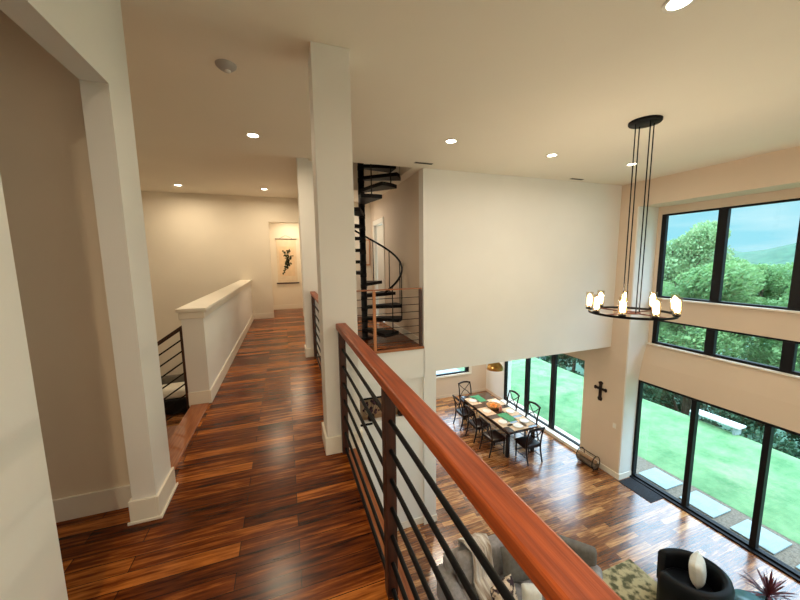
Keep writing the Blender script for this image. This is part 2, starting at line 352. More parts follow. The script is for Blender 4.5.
S('baseboard_pier', MB().box(2.35-T, 2.60+T, 5.35-T, 5.35, 0, 0.14).box(2.60, 2.60+T, 5.35, 5.62, 0, 0.14).box(0.3, 2.35, 5.40-T, 5.40, 0, 0.14), TRIM, 0.003)
S('baseboard_cross', MB().box(7.13-T, 7.13, 4.94-T, 6.02, 0, 0.14).box(7.13, 7.53, 4.94-T, 4.94, 0, 0.14), TRIM, 0.003)
S('baseboard_dining', MB().box(2.6, 7.28, 10.5-T, 10.5, 0, 0.10).box(7.28-T, 7.28, 9.42, 10.5, 0, 0.10), WALLC, 0.003)
S('baseboard_landing', MB().box(2.35-T, 2.35, 5.42, 7.70, UF, UF+0.13), TRIM, 0.003)

# knee wall with cap
kw = S('wall_knee', MB().box(-1.08, -0.87, 4.08, 9.76, 3.1, 4.66), WALLW)
S('trim_1', MB().box(-1.12, -0.83, 4.04, 9.76, 4.66, 4.70), TRIM, 0.006).parent = None
S('trim_2', MB().box(-1.10, -0.85, 4.06, 9.76, 4.585, 4.66), TRIM, 0.006)
S('trim_3', MB().box(-0.87, -0.87+T, 4.08-T, 9.75, UF, UF+0.15).box(-1.08, -0.87, 4.08-T, 4.08, UF, UF+0.15), TRIM, 0.003)
# nosing along the stair edge and along the gallery edge
S('trim_4', MB().box(-1.06, -0.88, 2.62, 4.06, UF-0.03, UF+0.012), NOSE, 0.006)
S('trim_5', MB().box(0.425, 0.50, -3.5, 5.34, UF-0.035, UF+0.014), NOSE, 0.006)
S('trim_6', MB().box(0.461, 0.48, -3.5, 5.35, 3.08, UF-0.035), WALLW)
S('trim_7', MB().box(0.50, 2.35, 5.325, 5.38, UF-0.03, UF+0.008), RAILWX, 0.004)

# ================================================================ WINDOWS + DOORS
def window_run(name, x, ys, z0, z1, fw, mw, kind_label=None, depth=0.08):
    """frame in a plane x=const; ys = panel joints from far to near"""
    f = MB(); y1, y0 = max(ys), min(ys)
    f.box(x, x+depth, y0, y1, z0, z0+fw); f.box(x, x+depth, y0, y1, z1-fw*0.7, z1)
    for i, y in enumerate(ys):
        ww = mw if 0 < i < len(ys)-1 else mw*0.6
        if i == 0: f.box(x, x+depth, y-ww, y, z0+fw, z1-fw*0.7)
        elif i == len(ys)-1: f.box(x, x+depth, y, y+ww, z0+fw, z1-fw*0.7)
        else: f.box(x-0.01, x+depth, y-ww/2, y+ww/2, z0+fw, z1-fw*0.7)
    o = S(name, f, FRAME, 0.004)
    for a, b in zip(ys[:-1], ys[1:]):
        MB().box(x+depth*0.45, x+depth*0.45+0.008, b, a, z0+fw, z1-fw*0.7).build('glass_pane', GLASS, o)
    return o
ysu = [4.86, 3.81, 2.765, 1.72, 0.675, -0.37, -1.415, -2.46, -3.5]
window_run('window_1', 7.74, ysu, 4.28, 6.08, 0.05, 0.145)
window_run('window_2', 7.74, ysu, 3.25, 3.80, 0.05, 0.145)
dd = window_run('door_1', 7.54, [4.94, 3.85, 2.80, 1.75, 0.70, -0.35, -1.40, -2.45, -3.5], 0.0, 2.39, 0.07, 0.085, depth=0.10)
S('trim_8', MB().box(7.47, 7.54, -3.5, 4.94, 0.0, 0.035), FRAME, 0.004)
window_run('window_3', 7.30, [9.42, 8.28, 7.20, 6.02], 0.07, 2.52, 0.05, 0.15)
wf = MB().box(4.3, 6.5, 10.52, 10.60, 0.86, 0.91).box(4.3, 6.5, 10.52, 10.60, 2.25, 2.3).box(4.3, 4.36, 10.52, 10.6, 0.91, 2.25).box(6.36, 6.5, 10.52, 10.6, 0.91, 2.25)
w4 = S('window_4', wf, FRAME)
MB().box(4.36, 6.36, 10.55, 10.56, 0.91, 2.25).build('glass_pane', GLASS, w4)
S('trim_9', MB().box(4.2, 6.6, 10.46, 10.50, 0.80, 0.86).box(6.5, 6.6, 10.46, 10.50, 0.86, 2.3), TRIM)
# panelled white door on the landing
d2 = S('door_2', MB().box(2.40, 2.445, 7.82, 8.58, UF+0.01, 6.08), TRIM, 0.003)
MB().lathe([(0.001, 0), (0.03, 0.0), (0.03, 0.02), (0.012, 0.03), (0.012, 0.05), (0.03, 0.06), (0.03, 0.08), (0.001, 0.09)], (0, 0, 0), 16).build('door_handle', BLACK, d2).matrix_local = Matrix.Translation((2.40, 8.50, UF+1.0)) @ Matrix.Rotation(-PI/2, 4, 'Y')
S('trim_10', MB().box(2.33, 2.36, 7.70, 7.80, UF, 6.12).box(2.33, 2.36, 8.60, 8.70, UF, 6.12).box(2.33, 2.36, 7.70, 8.70, 6.10, 6.22), TRIM, 0.003)

# ================================================================ STAIR DOWN (left)
st = thing('staircase', (-1.06, 2.66, UF), 'wooden stair going down from the hall beside the knee wall', 'staircase')
for i in range(9):
    x1 = -0.0 - i*0.27; z = -(i+1)*0.19
    MB().box(x1-0.29, x1, 0.0, 1.38, z-0.03, z).build('tread', NOSE, st, 0.004)
    MB().box(x1-0.02, x1-0.002, 0.0, 1.38, z, z+0.158).build('riser', TRIM, st)
S('floor_stair_landing', MB().box(-4.7, -3.5, 2.66, 9.76, 1.6, 1.70).box(-3.5, -1.08, 4.15, 9.76, 1.6, 1.70), FLOORL)
sr = thing('stair_railing', (-1.09, 4.11, UF), 'dark sloping railing running down the stair beside the knee wall', 'railing')
MB().box(-0.02, 0.02, -0.02, 0.02, -0.5, 0.90).build('newel_post', POSTW, sr, 0.003)
MB().bar((0.02, 0, 0.90), (-2.3, 0, 0.90-2.32*0.68), 0.05, 0.04).build('handrail', POSTW, sr, 0.004)
for k in range(7):
    z = 0.76 - 0.125*k
    MB().tube([(0.0, 0, z), (-2.25, 0, z-2.25*0.68)], 0.008, 8).build('rail_bar', BLACK, sr)
MB().box(-2.27, -2.23, -0.02, 0.02, -1.9, 0.90-2.25*0.68).build('newel_post', POSTW, sr, 0.003)
bn = thing('bench', (-2.50, 8.80, 1.70), 'black bench with white cushion seen through the stair railing', 'bench')
MB().rbox(-0.75, 0.75, -0.35, 0.35, 0.02, 0.38, 0.05).build('seat', LEATHER, bn)
MB().rbox(-0.75, 0.75, 0.25, 0.40, 0.30, 0.75, 0.05).build('backrest', GREYD, bn)
tag(MB().rbox(-2.95, -2.15, 8.48, 9.0, 2.08, 2.30, 0.08, puff=0.04).build('cushion', WHITEF), 'white cushion on the black bench below the stair', 'cushion')

# ================================================================ RAILINGS
def railing(name, label, x, y0, y1, posts, capw=0.082, post_m=POSTW):
    r = thing(name, (x, y0, UF), label, 'railing')
    L = y1-y0
    MB().box(-capw/2, capw/2, 0, L, 1.055, 1.10).build('handrail', RAILW, r, 0.007)
    MB().box(-0.022, 0.022, 0, L, 1.035, 1.055).build('under_rail', POSTW, r, 0.002)
    for py in posts: MB().box(-0.026, 0.026, py-y0-0.026, py-y0+0.026, 0.014, 1.035).build('post', post_m, r, 0.004)
    for k in range(7):
        z = 0.895 - 0.140*k
        MB().tube([(0, 0.0, z), (0, L, z)], 0.0105, 8).build('rail_bar', BLACK, r)
    return r
railing('gallery_railing', 'long red-brown railing in the foreground with black horizontal bars', 0.405, -2.6, 2.572, [2.543, 1.315, 0.09, -1.13, -2.35])
railing('gallery_railing', 'short railing between the two white columns', 0.425, 2.865, 5.465, [2.895, 5.435])
lr = thing('landing_railing', (0.60, 5.40, UF), 'thin wooden railing at the landing in front of the spiral stair', 'railing')
MB().box(0, 1.73, -0.022, 0.022, 1.065, 1.088).build('handrail', RAILWX, lr, 0.004)
for px_ in (0.03, 0.84): MB().box(px_-0.024, px_+0.024, -0.022, 0.022, 0.0, 1.06).build('post', POSTL, lr, 0.003)
MB().box(1.68, 1.73, -0.022, 0.022, 0.0, 1.06).build('post', POSTW, lr, 0.003)
for k in range(7):
    MB().tube([(0, 0, 0.92-0.132*k), (1.71, 0, 0.92-0.132*k)], 0.006, 6).build('rail_bar', BLACK, lr)

# ================================================================ SPIRAL STAIR
sp = thing('spiral_staircase', (1.50, 6.40, UF), 'black metal spiral staircase rising from the landing', 'staircase')
MB().lathe([(0.001, 0), (0.16, 0), (0.16, 0.012), (0.06, 0.014), (0.06, 4.4), (0.001, 4.4)], (0,0,0), 20).build('pole', BLACK, sp)
def tz(n): return 0.45 + 0.228*(n-2)
R_ = 0.77
for n in range(1, 16):
    a = math.radians(30*n - 90); z = tz(n); h = math.radians(15)
    pts = [(0.05*math.cos(a-1.2), 0.05*math.sin(a-1.2))] + [(R_*math.cos(a+q), R_*math.sin(a+q)) for q in (-h, -h/2, 0, h/2, h)] + [(0.05*math.cos(a+1.2), 0.05*math.sin(a+1.2))]
    t = MB().prism(pts, z-0.065, z)
    t.lathe([(0.056, -0.09), (0.066, -0.085), (0.066, -0.005), (0.056, 0.0)], (0, 0, z-0.02), 14)
    t.build('tread', BLACK, sp, 0.003)
    MB().tube([(R_*math.cos(a), R_*math.sin(a), z-0.05), (R_*math.cos(a), R_*math.sin(a), z+0.875)], 0.010, 6).build('baluster', BLACK, sp)
hp = []
for i in range(0, 145):
    n = 0.55 + i*0.1
    if n > 15: break
    a = math.radians(30*n-90); hp.append((R_*math.cos(a), R_*math.sin(a), tz(n)+0.88))
MB().tube(hp, 0.022, 8).build('handrail', BLACK, sp)
pf = thing('framed_picture', (2.19, 8.99, UF+1.80), 'small brown framed picture on the landing end wall behind the spiral stair', 'picture')
MB().box(-0.12, 0.12, -0.02, 0, -0.36, 0.36).build('frame', POSTL, pf, 0.003)
MB().box(-0.09, 0.09, -0.024, -0.02, -0.33, 0.33).build('print', WALLC, pf)

# ================================================================ SCROLL PAINTING
scp = thing('scroll_painting', (0.115, 11.372, UF), 'hanging scroll with ink branches at the hall end', 'scroll painting')
MB().box(-0.305, 0.305, -0.012, -0.004, 0.88, 2.30).build('paper', mat('scroll mount', (0.76, 0.64, 0.48), 0.9, var=0.04), scp)
MB().box(-0.24, 0.24, -0.015, -0.011, 1.10, 2.06).build('painting', SCROLLP, scp)
MB().tube([(-0.33, -0.02, 2.30), (0.33, -0.02, 2.30)], 0.012, 8).build('hanging_rod', POSTW, scp)
MB().tube([(-0.35, -0.02, 0.87), (0.35, -0.02, 0.87)], 0.02, 8).build('weight_rod', POSTW, scp)
MB().tube([(-0.2, -0.02, 2.31), (0, -0.02, 2.42), (0.2, -0.02, 2.31)], 0.004, 6).build('cord', POSTW, scp)
ink = MB(); rnd = random.Random(3)
def blob(m, x, z, rx, rz_, y=-0.018):
    pts = [(x+rx*math.cos(2*PI*k/9)*rnd.uniform(.7, 1.2), y, z+rz_*math.sin(2*PI*k/9)*rnd.uniform(.7, 1.2)) for k in range(9)]
    m.add(pts, [tuple(range(9))])
for (a, b) in (((-0.12, 1.18), (0.0, 1.55)), ((0.0, 1.55), (0.17, 1.78)), ((0.0, 1.5), (-0.08, 1.9)), ((-0.06, 1.36), (0.12, 1.52)), ((0.02, 1.6), (0.06, 1.96))):
    for i in range(14):
        q = i/13; blob(ink, a[0]+(b[0]-a[0])*q+rnd.uniform(-.035, .035), a[1]+(b[1]-a[1])*q+rnd.uniform(-.035, .035), rnd.uniform(.015, .045), rnd.uniform(.015, .05))
ink.build('ink_branches', INK, scp)

# ================================================================ CEILING FIXTURES
def can(x, y, z, label, power=CAN_POWER, color=CAN_COLOR):
    c = thing('recessed_light', (x, y, z), label, 'ceiling light', group='recessed ceiling lights')
    MB().lathe([(0.064, 0), (0.084, 0), (0.088, -0.006), (0.084, -0.010), (0.064, -0.006)], (0,0,0), 24).build('trim_ring', PLASTIC, c)
    MB().disc((0, 0), 0.064, -0.006, 24, 0.004).build('lens', LAMPE, c)
    l = bpy.data.lights.new('lamp', 'AREA'); l.shape = 'DISK'; l.size = 0.10; l.energy = power; l.color = color; l.spread = math.radians(170)
    lo = bpy.data.objects.new('lamp', l); col.objects.link(lo); lo.parent = c; lo.location = (0, 0, -0.014)
    return c
can(-0.27, 4.61, CZ, 'lit recessed ceiling light in the hall, nearest the smoke detector', HALL_POWER, HALL_COLOR)
can(2.185, 4.05, CZ, 'lit recessed ceiling light just right of the near column')
can(3.955, 4.12, CZ, 'lit recessed ceiling light in the middle of the living room ceiling')
can(5.655, 4.10, CZ, 'lit recessed ceiling light behind the chandelier rods')
can(2.38, 1.50, CZ, 'lit recessed ceiling light at the top edge of the view')
can(-2.136, 8.80, CZ+0.17, 'lit recessed ceiling light at the far left over the knee wall', HALL_POWER, HALL_COLOR)
can(-0.343, 8.72, CZ+0.17, 'lit recessed ceiling light in front of the hall end opening', HALL_POWER, HALL_COLOR)
can(4.0, 0.2, CZ, 'added unseen fill light behind the viewpoint over the living room', 16)  # living room lights from here on out of view, added for extra brightness
can(5.65, 0.2, CZ, 'added unseen fill light behind the viewpoint near the windows', 14)
can(2.38, -1.8, CZ, 'added unseen fill light behind the viewpoint near the back wall', 18)
can(5.0, -1.9, CZ, 'added unseen fill light over the back of the living room', 22)
can(-0.30, -0.6, CZ, 'added unseen fill light in the hall behind the viewpoint', 30, HALL_COLOR)  # unseen hall light added to brighten the near column and left wall
can(0.25, 10.7, 6.55, 'recessed light over the scroll painting', HALL_POWER, HALL_COLOR)
can(1.3, 8.3, CZ, 'recessed light over the landing behind the spiral stair', 14)
can(3.6, 7.0, 3.1, 'recessed light in the dining ceiling beside the pier', 18)
can(3.9, 9.2, 3.1, 'recessed light in the dining ceiling near the far wall', 18)
can(6.3, 9.7, 3.1, 'recessed light in the dining ceiling corner', 18)
can(-1.9, 0.7, CZ, 'added fill light brightening the side nook left of the hall', 4)  # added lamp, only there to lift the dark nook walls
can(-3.0, 5.5, CZ+0.17, 'recessed light over the stairwell', HALL_POWER, HALL_COLOR)
sd = thing('smoke_detector', (-0.345, 3.09, CZ), 'grey smoke detector on the hall ceiling', 'smoke detector')
MB().lathe([(0.001, -0.045), (0.035, -0.043), (0.055, -0.03), (0.075, -0.012), (0.078, 0)], (0,0,0), 28).build('housing', mat('grey plastic', (0.38, 0.37, 0.36), 0.4), sd)
MB().lathe([(0.001, -0.055), (0.02, -0.052), (0.024, -0.043)], (0.01,0,0), 18).build('sensor', CERAM, sd)
for (x, y, lab) in ((2.24, 5.08, 'slim ceiling air vent by the landing wall corner'), (5.63, 5.18, 'slim ceiling air vent near the window end of the white wall')):
    v = thing('ceiling_vent', (x, y, CZ), lab, 'vent')
    MB().box(-0.16, 0.16, -0.035, 0.035, -0.006, 0).build('frame', mat('vent grey', (0.30, 0.27, 0.22), 0.5), v, 0.002)
    s_ = MB()
    for q in range(3): s_.box(-0.15, 0.15, -0.024+q*0.018, -0.014+q*0.018, -0.009, -0.006)
    s_.build('slats', BLACK, v)

# chandelier
CH = (4.03, 2.80, CZ)
ch = thing('chandelier', CH, 'round black ring chandelier with glass candle lights', 'chandelier')
MB().lathe([(0.001, -0.03), (0.158, -0.03), (0.165, -0.02), (0.165, 0.0)], (0,0,0), 36).build('canopy', BLACK, ch)
RZ = 4.505 - CZ; RR = 0.45
def circ(r, z, n=64): return [(r*math.cos(2*PI*i/n), r*math.sin(2*PI*i/n), z) for i in range(n)]
rg = MB()
for (ro, ri, z0, z1) in ((RR+0.008, RR-0.008, RZ-0.014, RZ+0.014),):
    rg.lathe([(ri, z0), (ro, z0), (ro, z1), (ri, z1), (ri, z0)], (0,0,0), 72, smooth=False)
rg.build('ring', BLACK, ch)
cb = MB()
for a in (0, PI/2, PI/4, -PI/4):
    if a in (0, PI/2): cb.bar((-RR*math.cos(a), -RR*math.sin(a), RZ), (RR*math.cos(a), RR*math.sin(a), RZ), 0.014, 0.014)
cb.tube(circ(0.10, RZ, 32), 0.008, 8, True)
cb.build('cross_bars', mat('bronze', (0.10, 0.035, 0.025), 0.4, 0.5), ch)
for k in range(4):
    a = PI/4 + k*PI/2 + 0.35
    MB().tube([(0.10*math.cos(a), 0.10*math.sin(a), -0.03), (0.10*math.cos(a), 0.10*math.sin(a), RZ)], 0.0065, 8).build('rod', BLACK, ch)
for k in range(9):
    a = math.radians(85 + 40*k); x, y = RR*math.cos(a), RR*math.sin(a)
    cd = MB().lathe([(0.001, 0.014), (0.036, 0.014), (0.040, 0.03), (0.012, 0.035), (0.012, 0.055), (0.001, 0.055)], (x, y, RZ), 16).build('candle_holder', BLACK, ch)
    MB().lathe([(0.001, 0.055), (0.026, 0.065), (0.029, 0.10), (0.028, 0.17), (0.018, 0.20), (0.001, 0.21)], (x, y, RZ), 14).build('bulb', BULB, cd)
    MB().lathe([(0.036, 0.035), (0.044, 0.05), (0.044, 0.235), (0.041, 0.235), (0.041, 0.05), (0.034, 0.036)], (x, y, RZ), 22).build('glass_shade', SHADEG, cd)
    l = bpy.data.lights.new('lamp', 'POINT'); l.energy = 6.0; l.color = (1, 0.82, 0.60); l.shadow_soft_size = 0.03
    lo = bpy.data.objects.new('lamp', l); col.objects.link(lo); lo.parent = cd; lo.location = (x, y, RZ+0.26)

# pendant over the dining table
pd = thing('pendant_lamp', (5.66, 7.74, 3.12), 'gold dome pendant lamp hanging over the dining table', 'lamp')
MB().lathe([(0.001, -0.02), (0.06, -0.02), (0.06, -0.04), (0.001, -0.04)], (0,0,0), 20).build('canopy', GOLD, pd)
MB().tube([(0,0,-0.02), (0,0,-0.92)], 0.006, 6).build('rod', BLACK, pd)
MB().lathe([(0.03, -0.92), (0.10, -0.94), (0.18, -0.99), (0.225, -1.06), (0.24, -1.14), (0.23, -1.14), (0.215, -1.06), (0.17, -1.00), (0.10, -0.955), (0.03, -0.935)], (0,0,0), 32).build('lamp_shade', GOLD, pd)
MB().lathe([(0.001, -0.97), (0.04, -0.99), (0.05, -1.05), (0.03, -1.10), (0.001, -1.11)], (0,0,0), 16).build('bulb', BULB, pd)
l = bpy.data.lights.new('lamp', 'POINT'); l.energy = 22; l.color = (1, 0.78, 0.5); l.shadow_soft_size = 0.05
lo = bpy.data.objects.new('lamp', l); col.objects.link(lo); lo.parent = pd; lo.location = (0, 0, -1.17)

# ================================================================ DINING SET
TX, TY = 5.68, 7.68
tb = thing('dining_table', (TX, TY, 0), 'long dark wooden dining table set with placemats', 'table')
MB().box(-0.47, 0.47, -1.20, 1.20, 0.71, 0.75).build('tabletop', mat('polished table wood', (0.030, 0.015, 0.012), 0.18, color2=(0.07, 0.035, 0.025), vscale=4, stretch=(14, 2, 3), coat=0.6), tb, 0.008)
MB().box(-0.42, 0.42, -1.10, -1.07, 0.62, 0.71).box(-0.42, 0.42, 1.07, 1.10, 0.62, 0.71).box(-0.42, -0.39, -1.07, 1.07, 0.62, 0.71).box(0.39, 0.42, -1.07, 1.07, 0.62, 0.71).build('apron', DARKW, tb)
for sx in (-1, 1):
    for sy in (-1, 1):
        MB().box(sx*0.405-0.04, sx*0.405+0.04, sy*1.085-0.04, sy*1.085+0.04, 0, 0.62).build('leg', DARKW, tb, 0.006)

def make_chair():
    c = thing('dining_chair', (0,0,0), 'chair', 'chair', group='cross-back chairs around the dining table')
    # faces +y : back at y=-0.2
    MB().rbox(-0.22, 0.22, -0.21, 0.22, 0.43, 0.47, 0.02, 2).build('seat', DARKW, c)
    MB().box(-0.19, 0.19, -0.18, -0.16, 0.38, 0.43).box(-0.19, 0.19, 0.17, 0.19, 0.38, 0.43).box(-0.2, -0.18, -0.17, 0.18, 0.38, 0.43).box(0.18, 0.2, -0.17, 0.18, 0.38, 0.43).build('seat_frame', DARKW, c)
    for s in (-1, 1):
        MB().tube([(s*0.19, 0.18, 0), (s*0.19, 0.18, 0.43)], [0.016, 0.022], 8).build('leg', DARKW, c)
        MB().tube([(s*0.20, -0.27, 0), (s*0.20, -0.20, 0.28), (s*0.20, -0.19, 0.46), (s*0.205, -0.22, 0.72), (s*0.20, -0.29, 0.96)], [0.017, 0.02, 0.021, 0.019, 0.017], 8).build('leg', DARKW, c)
    b = MB()
    b.tube([(-0.21, -0.285, 0.93), (-0.1, -0.31, 0.955), (0, -0.318, 0.962), (0.1, -0.31, 0.955), (0.21, -0.285, 0.93)], [0.026, 0.032, 0.034, 0.032, 0.026], 8)
    b.build('top_rail', DARKW, c)
    x = MB()
    x.tube([(-0.20, -0.20, 0.50), (-0.08, -0.235, 0.66), (0, -0.25, 0.72), (0.08, -0.27, 0.79), (0.19, -0.285, 0.92)], 0.012, 7)
    x.tube([(0.20, -0.20, 0.50), (0.08, -0.235, 0.66), (0, -0.255, 0.72), (-0.08, -0.27, 0.79), (-0.19, -0.285, 0.92)], 0.012, 7)
    x.build('cross_back', DARKW, c)
    s2 = MB(); s2.tube([(-0.19, 0.18, 0.18), (0.19, 0.18, 0.18)], 0.010, 6)
    for s in (-1, 1): s2.tube([(s*0.195, -0.24, 0.15), (s*0.19, 0.18, 0.15)], 0.010, 6)
    s2.build('stretcher', DARKW, c)
    return c
proto = make_chair()
chairs = [
    (5.74, 6.38, 0, 'dark cross-back chair at the near end of the dining table'),
    (5.66, 9.14, PI, 'dark cross-back chair at the far end of the dining table under the window'),
    (5.09, 6.95, -PI/2, 'nearest of the three cross-back chairs on the side away from the windows'),
    (5.09, 7.68, -PI/2, 'middle of the three cross-back chairs on the side away from the windows'),
    (5.09, 8.42, -PI/2, 'farthest of the three cross-back chairs on the side away from the windows'),
    (6.38, 7.22, PI/2, 'nearer of the two cross-back chairs on the window side of the table'),
    (6.38, 8.10, PI/2, 'farther of the two cross-back chairs on the window side of the table')]
for i, (x, y, rz, lab) in enumerate(chairs):
    o = proto if i == 0 else copy_tree(proto)
    o.location = (x, y, 0); o.rotation_euler = (0, 0, rz); o.scale = (1.1, 1.05, 1.0); o['label'] = lab
# table setting
def placemat(x, y, m, lab, rz=0):
    Mx = Matrix.Translation((x, y, 0.75)) @ Matrix.Rotation(rz, 4, 'Z')
    tag(MB().box(-0.17, 0.17, -0.24, 0.24, 0.0005, 0.006, Mx).build('placemat', m), lab, 'placemat', 'placemats on the dining table')
placemat(5.62, 8.52, GREENM, 'green mat at the far half of the dining table')
placemat(5.69, 7.18, GREENM, 'green mat at the near half of the dining table')
placemat(5.37, 8.42, CREAMM, 'cream mat before the farthest chair on the dining table')
placemat(5.37, 7.68, CREAMM, 'cream mat before the middle chair on the dining table')
placemat(5.40, 6.98, CREAMM, 'cream mat before the nearest side chair on the dining table')
placemat(5.98, 8.10, CREAMM, 'cream mat on the window side, farther one')
placemat(5.98, 6.82, CREAMM, 'pale mat on the window side near the table end')
placemat(5.64, 6.66, CREAMM, 'pale mat at the near end of the dining table', PI/2)
placemat(5.99, 7.42, CREAMM, 'cream mat on the window side beside the near green mat')
def plate(x, y, z, lab):
    tag(MB().lathe([(0.001, 0.002), (0.07, 0.002), (0.12, 0.016), (0.125, 0.018), (0.12, 0.022), (0.07, 0.008), (0.001, 0.008)], (x, y, z), 26).build('plate', CERAM), lab, 'plate', 'white plates on the dining table')
plate(5.37, 8.42, 0.756, 'white plate before the farthest side chair'); plate(5.37, 7.68, 0.756, 'white plate before the middle side chair')
plate(5.40, 6.98, 0.756, 'white plate before the nearest side chair'); plate(5.98, 8.10, 0.756, 'white plate on the window side, farther one')
plate(5.98, 6.82, 0.756, 'white plate on the window side near the table end'); plate(5.99, 7.42, 0.756, 'white plate on the window side beside the near green mat')
plate(5.64, 6.66, 0.756, 'white plate at the near end of the dining table')
bk = thing('fruit_basket', (5.70, 7.82, 0.75), 'wicker basket of oranges in the centre of the dining table', 'basket')
MB().lathe([(0.001, 0), (0.15, 0), (0.18, 0.05), (0.20, 0.09), (0.21, 0.095), (0.19, 0.09), (0.165, 0.05), (0.14, 0.012), (0.001, 0.012)], (0,0,0), 28).build('bowl', WICKER, bk)
for k, (x, y, z) in enumerate([(0.08, 0, 0.055), (-0.02, 0.085, 0.055), (-0.085, -0.01, 0.055), (0.0, -0.085, 0.055), (0.0, 0.0, 0.115)]):
    pr = [(0.043*math.sin(PI*i/10)+0.0001, -0.043*math.cos(PI*i/10)) for i in range(11)]
    tag(MB().lathe(pr, (5.70+x, 7.82+y, 0.75+z), 16).build('orange', ORANGE), ['orange on the window side of the wicker basket', 'orange at the far side of the wicker basket', 'orange on the room side of the wicker basket', 'orange at the near side of the wicker basket', 'topmost orange in the wicker basket on the dining table'][k], 'fruit', 'oranges in the basket')
tag(MB().lathe([(0.001, 0), (0.035, 0), (0.05, 0.05), (0.045, 0.12), (0.025, 0.16), (0.03, 0.18), (0.026, 0.18), (0.02, 0.16), (0.001, 0.15)], (5.72, 7.50, 0.75), 20).build('vase', mat('pink glaze', (0.55, 0.20, 0.16), 0.3)), 'small pink vase beside the orange basket on the table', 'vase')

# cross, switch plate, log holder
cx = thing('wall_cross', (7.112, 5.53, 1.95), 'dark ornate wooden cross on the tan wall', 'cross')
def cross_poly():
    w1 = 0.035; e = 0.055; P = []
    return [(-w1,-0.24),(-e,-0.20),(-e,-0.17),(-w1,-0.14),(-w1,0.03),(-0.11,0.03),(-0.13,0.01),(-0.165,0.03),(-0.165,0.09),(-0.13,0.11),(-0.11,0.09),(-w1,0.09),(-w1,0.17),(-e,0.19),(-e,0.22),(0,0.25),
            (e,0.22),(e,0.19),(w1,0.17),(w1,0.09),(0.11,0.09),(0.13,0.11),(0.165,0.09),(0.165,0.03),(0.13,0.01),(0.11,0.03),(w1,0.03),(w1,-0.14),(e,-0.17),(e,-0.20),(w1,-0.24)]
Mc = Matrix(((0,0,1,0),(1,0,0,0),(0,1,0,0),(0,0,0,1)))
MB().prism(cross_poly(), -0.012, 0.012, Mc).build('cross_body', DARKW, cx, 0.003)
MB().lathe([(0.001, 0), (0.035, 0), (0.03, 0.015), (0.001, 0.02)], (0,0,0), 14).build('boss', BLACK, cx).matrix_local = Matrix.Translation((-0.012, 0, 0.06)) @ Matrix.Rotation(-PI/2, 4, 'Y')
sw = thing('light_switch', (7.13, 5.13, 1.25), 'small white light switch plate near the tan wall corner', 'light switch')
MB().box(-0.008, 0, -0.04, 0.04, -0.06, 0.06).build('plate', PLASTIC, sw, 0.002)
MB().box(-0.013, -0.008, -0.016, 0.016, -0.03, 0.03).build('rocker', CERAM, sw, 0.002)
lh = thing('log_holder', (6.93, 5.60, 0), 'black iron log holder against the tan wall', 'log holder')
f = MB()
for s in (-1, 1):
    pts = [(0.0+0.0, 0, 0)]
    pts = [(0.13*math.cos(t), s*0.22, 0.19+0.17*math.sin(t)) for t in [PI*q/12 - PI/2 - 0 for q in range(0, 25)]]
    f.tube(pts[:-1], 0.011, 7, True)
f.build('hoops', BLACK, lh)
f = MB()
for zx in ((-0.09, 0.07), (0.09, 0.07), (0.0, 0.36)): f.tube([(zx[0], -0.22, zx[1]), (zx[0], 0.22, zx[1])], 0.009, 6)
f.build('rails', BLACK, lh)
f = MB()
for sx in (-0.07, 0.07):
    for sy in (-0.22, 0.22): f.tube([(sx, sy, 0), (sx, sy, 0.06)], 0.010, 6)
f.build('feet', BLACK, lh)
WOODE = mat('log wood', (0.35, 0.22, 0.13), 0.85, var=0.25, vscale=8)
for k, (x, z, r) in enumerate([(-0.055, 0.125, 0.052), (0.055, 0.125, 0.050), (0.0, 0.215, 0.048)]):
    tag(MB().tube([(6.93+x, 5.34+0.02*k, z), (6.93+x, 5.83+0.02*k, z)], r, 10).build('log', (BARK if k != 2 else WOODE)), ['split log low in the iron holder on the room side', 'split log low in the iron holder on the wall side', 'pale log topmost in the iron log holder'][k], 'log', 'logs in the iron holder')
tag(MB().rbox(7.07, 7.48, 4.18, 4.90, 0.0, 0.014, 0.006, 2).build('door_mat', MATD), 'charcoal door mat on the floor inside the glass doors', 'mat')

# niche decorations
tag(MB().box(1.06, 2.14, 5.385, 5.41, 2.735, 2.765).box(1.06, 1.36, 5.385, 5.41, 2.255, 2.285).build('niche_trim', BLACK), 'black metal strip edging the wall niche under the landing', 'trim')
def flowers(x, lab, cols):
    v = thing('flower_arrangement', (x, 5.50, 2.28), lab, 'flowers')
    MB().lathe([(0.001, 0), (0.05, 0), (0.07, 0.05), (0.05, 0.11), (0.045, 0.11), (0.06, 0.05), (0.001, 0.01)], (0,0,0), 18).build('pot', DARKW, v)
    r = random.Random(int(x*100)); stm = MB(); bl = MB()
    for k in range(22):
        a, q = r.uniform(0, 2*PI), r.uniform(0.03, 0.15); zt = r.uniform(0.16, 0.38)
        p = (1.3*q*math.cos(a), 0.6*q*math.sin(a), zt)
        stm.tube([(0, 0, 0.08), (p[0]*0.6, p[1]*0.6, zt*0.6), p], 0.003, 5)
        rr = r.uniform(0.016, 0.032); pr = [(rr*math.sin(PI*i/6)+0.0001, -rr*math.cos(PI*i/6)) for i in range(7)]
        bl.lathe(pr, p, 8)
    stm.build('stems', DARKW, v); bl.build('blossoms', cols, v)
flowers(1.36, 'dark purple flower arrangement at the left in the wall niche', mat('plum petals', (0.05, 0.015, 0.03), 0.8, var=0.3))
flowers(1.93, 'pale berry arrangement at the right in the wall niche', mat('brown berries', (0.20, 0.12, 0.09), 0.8, color2=(0.5, 0.42, 0.36), vscale=14))

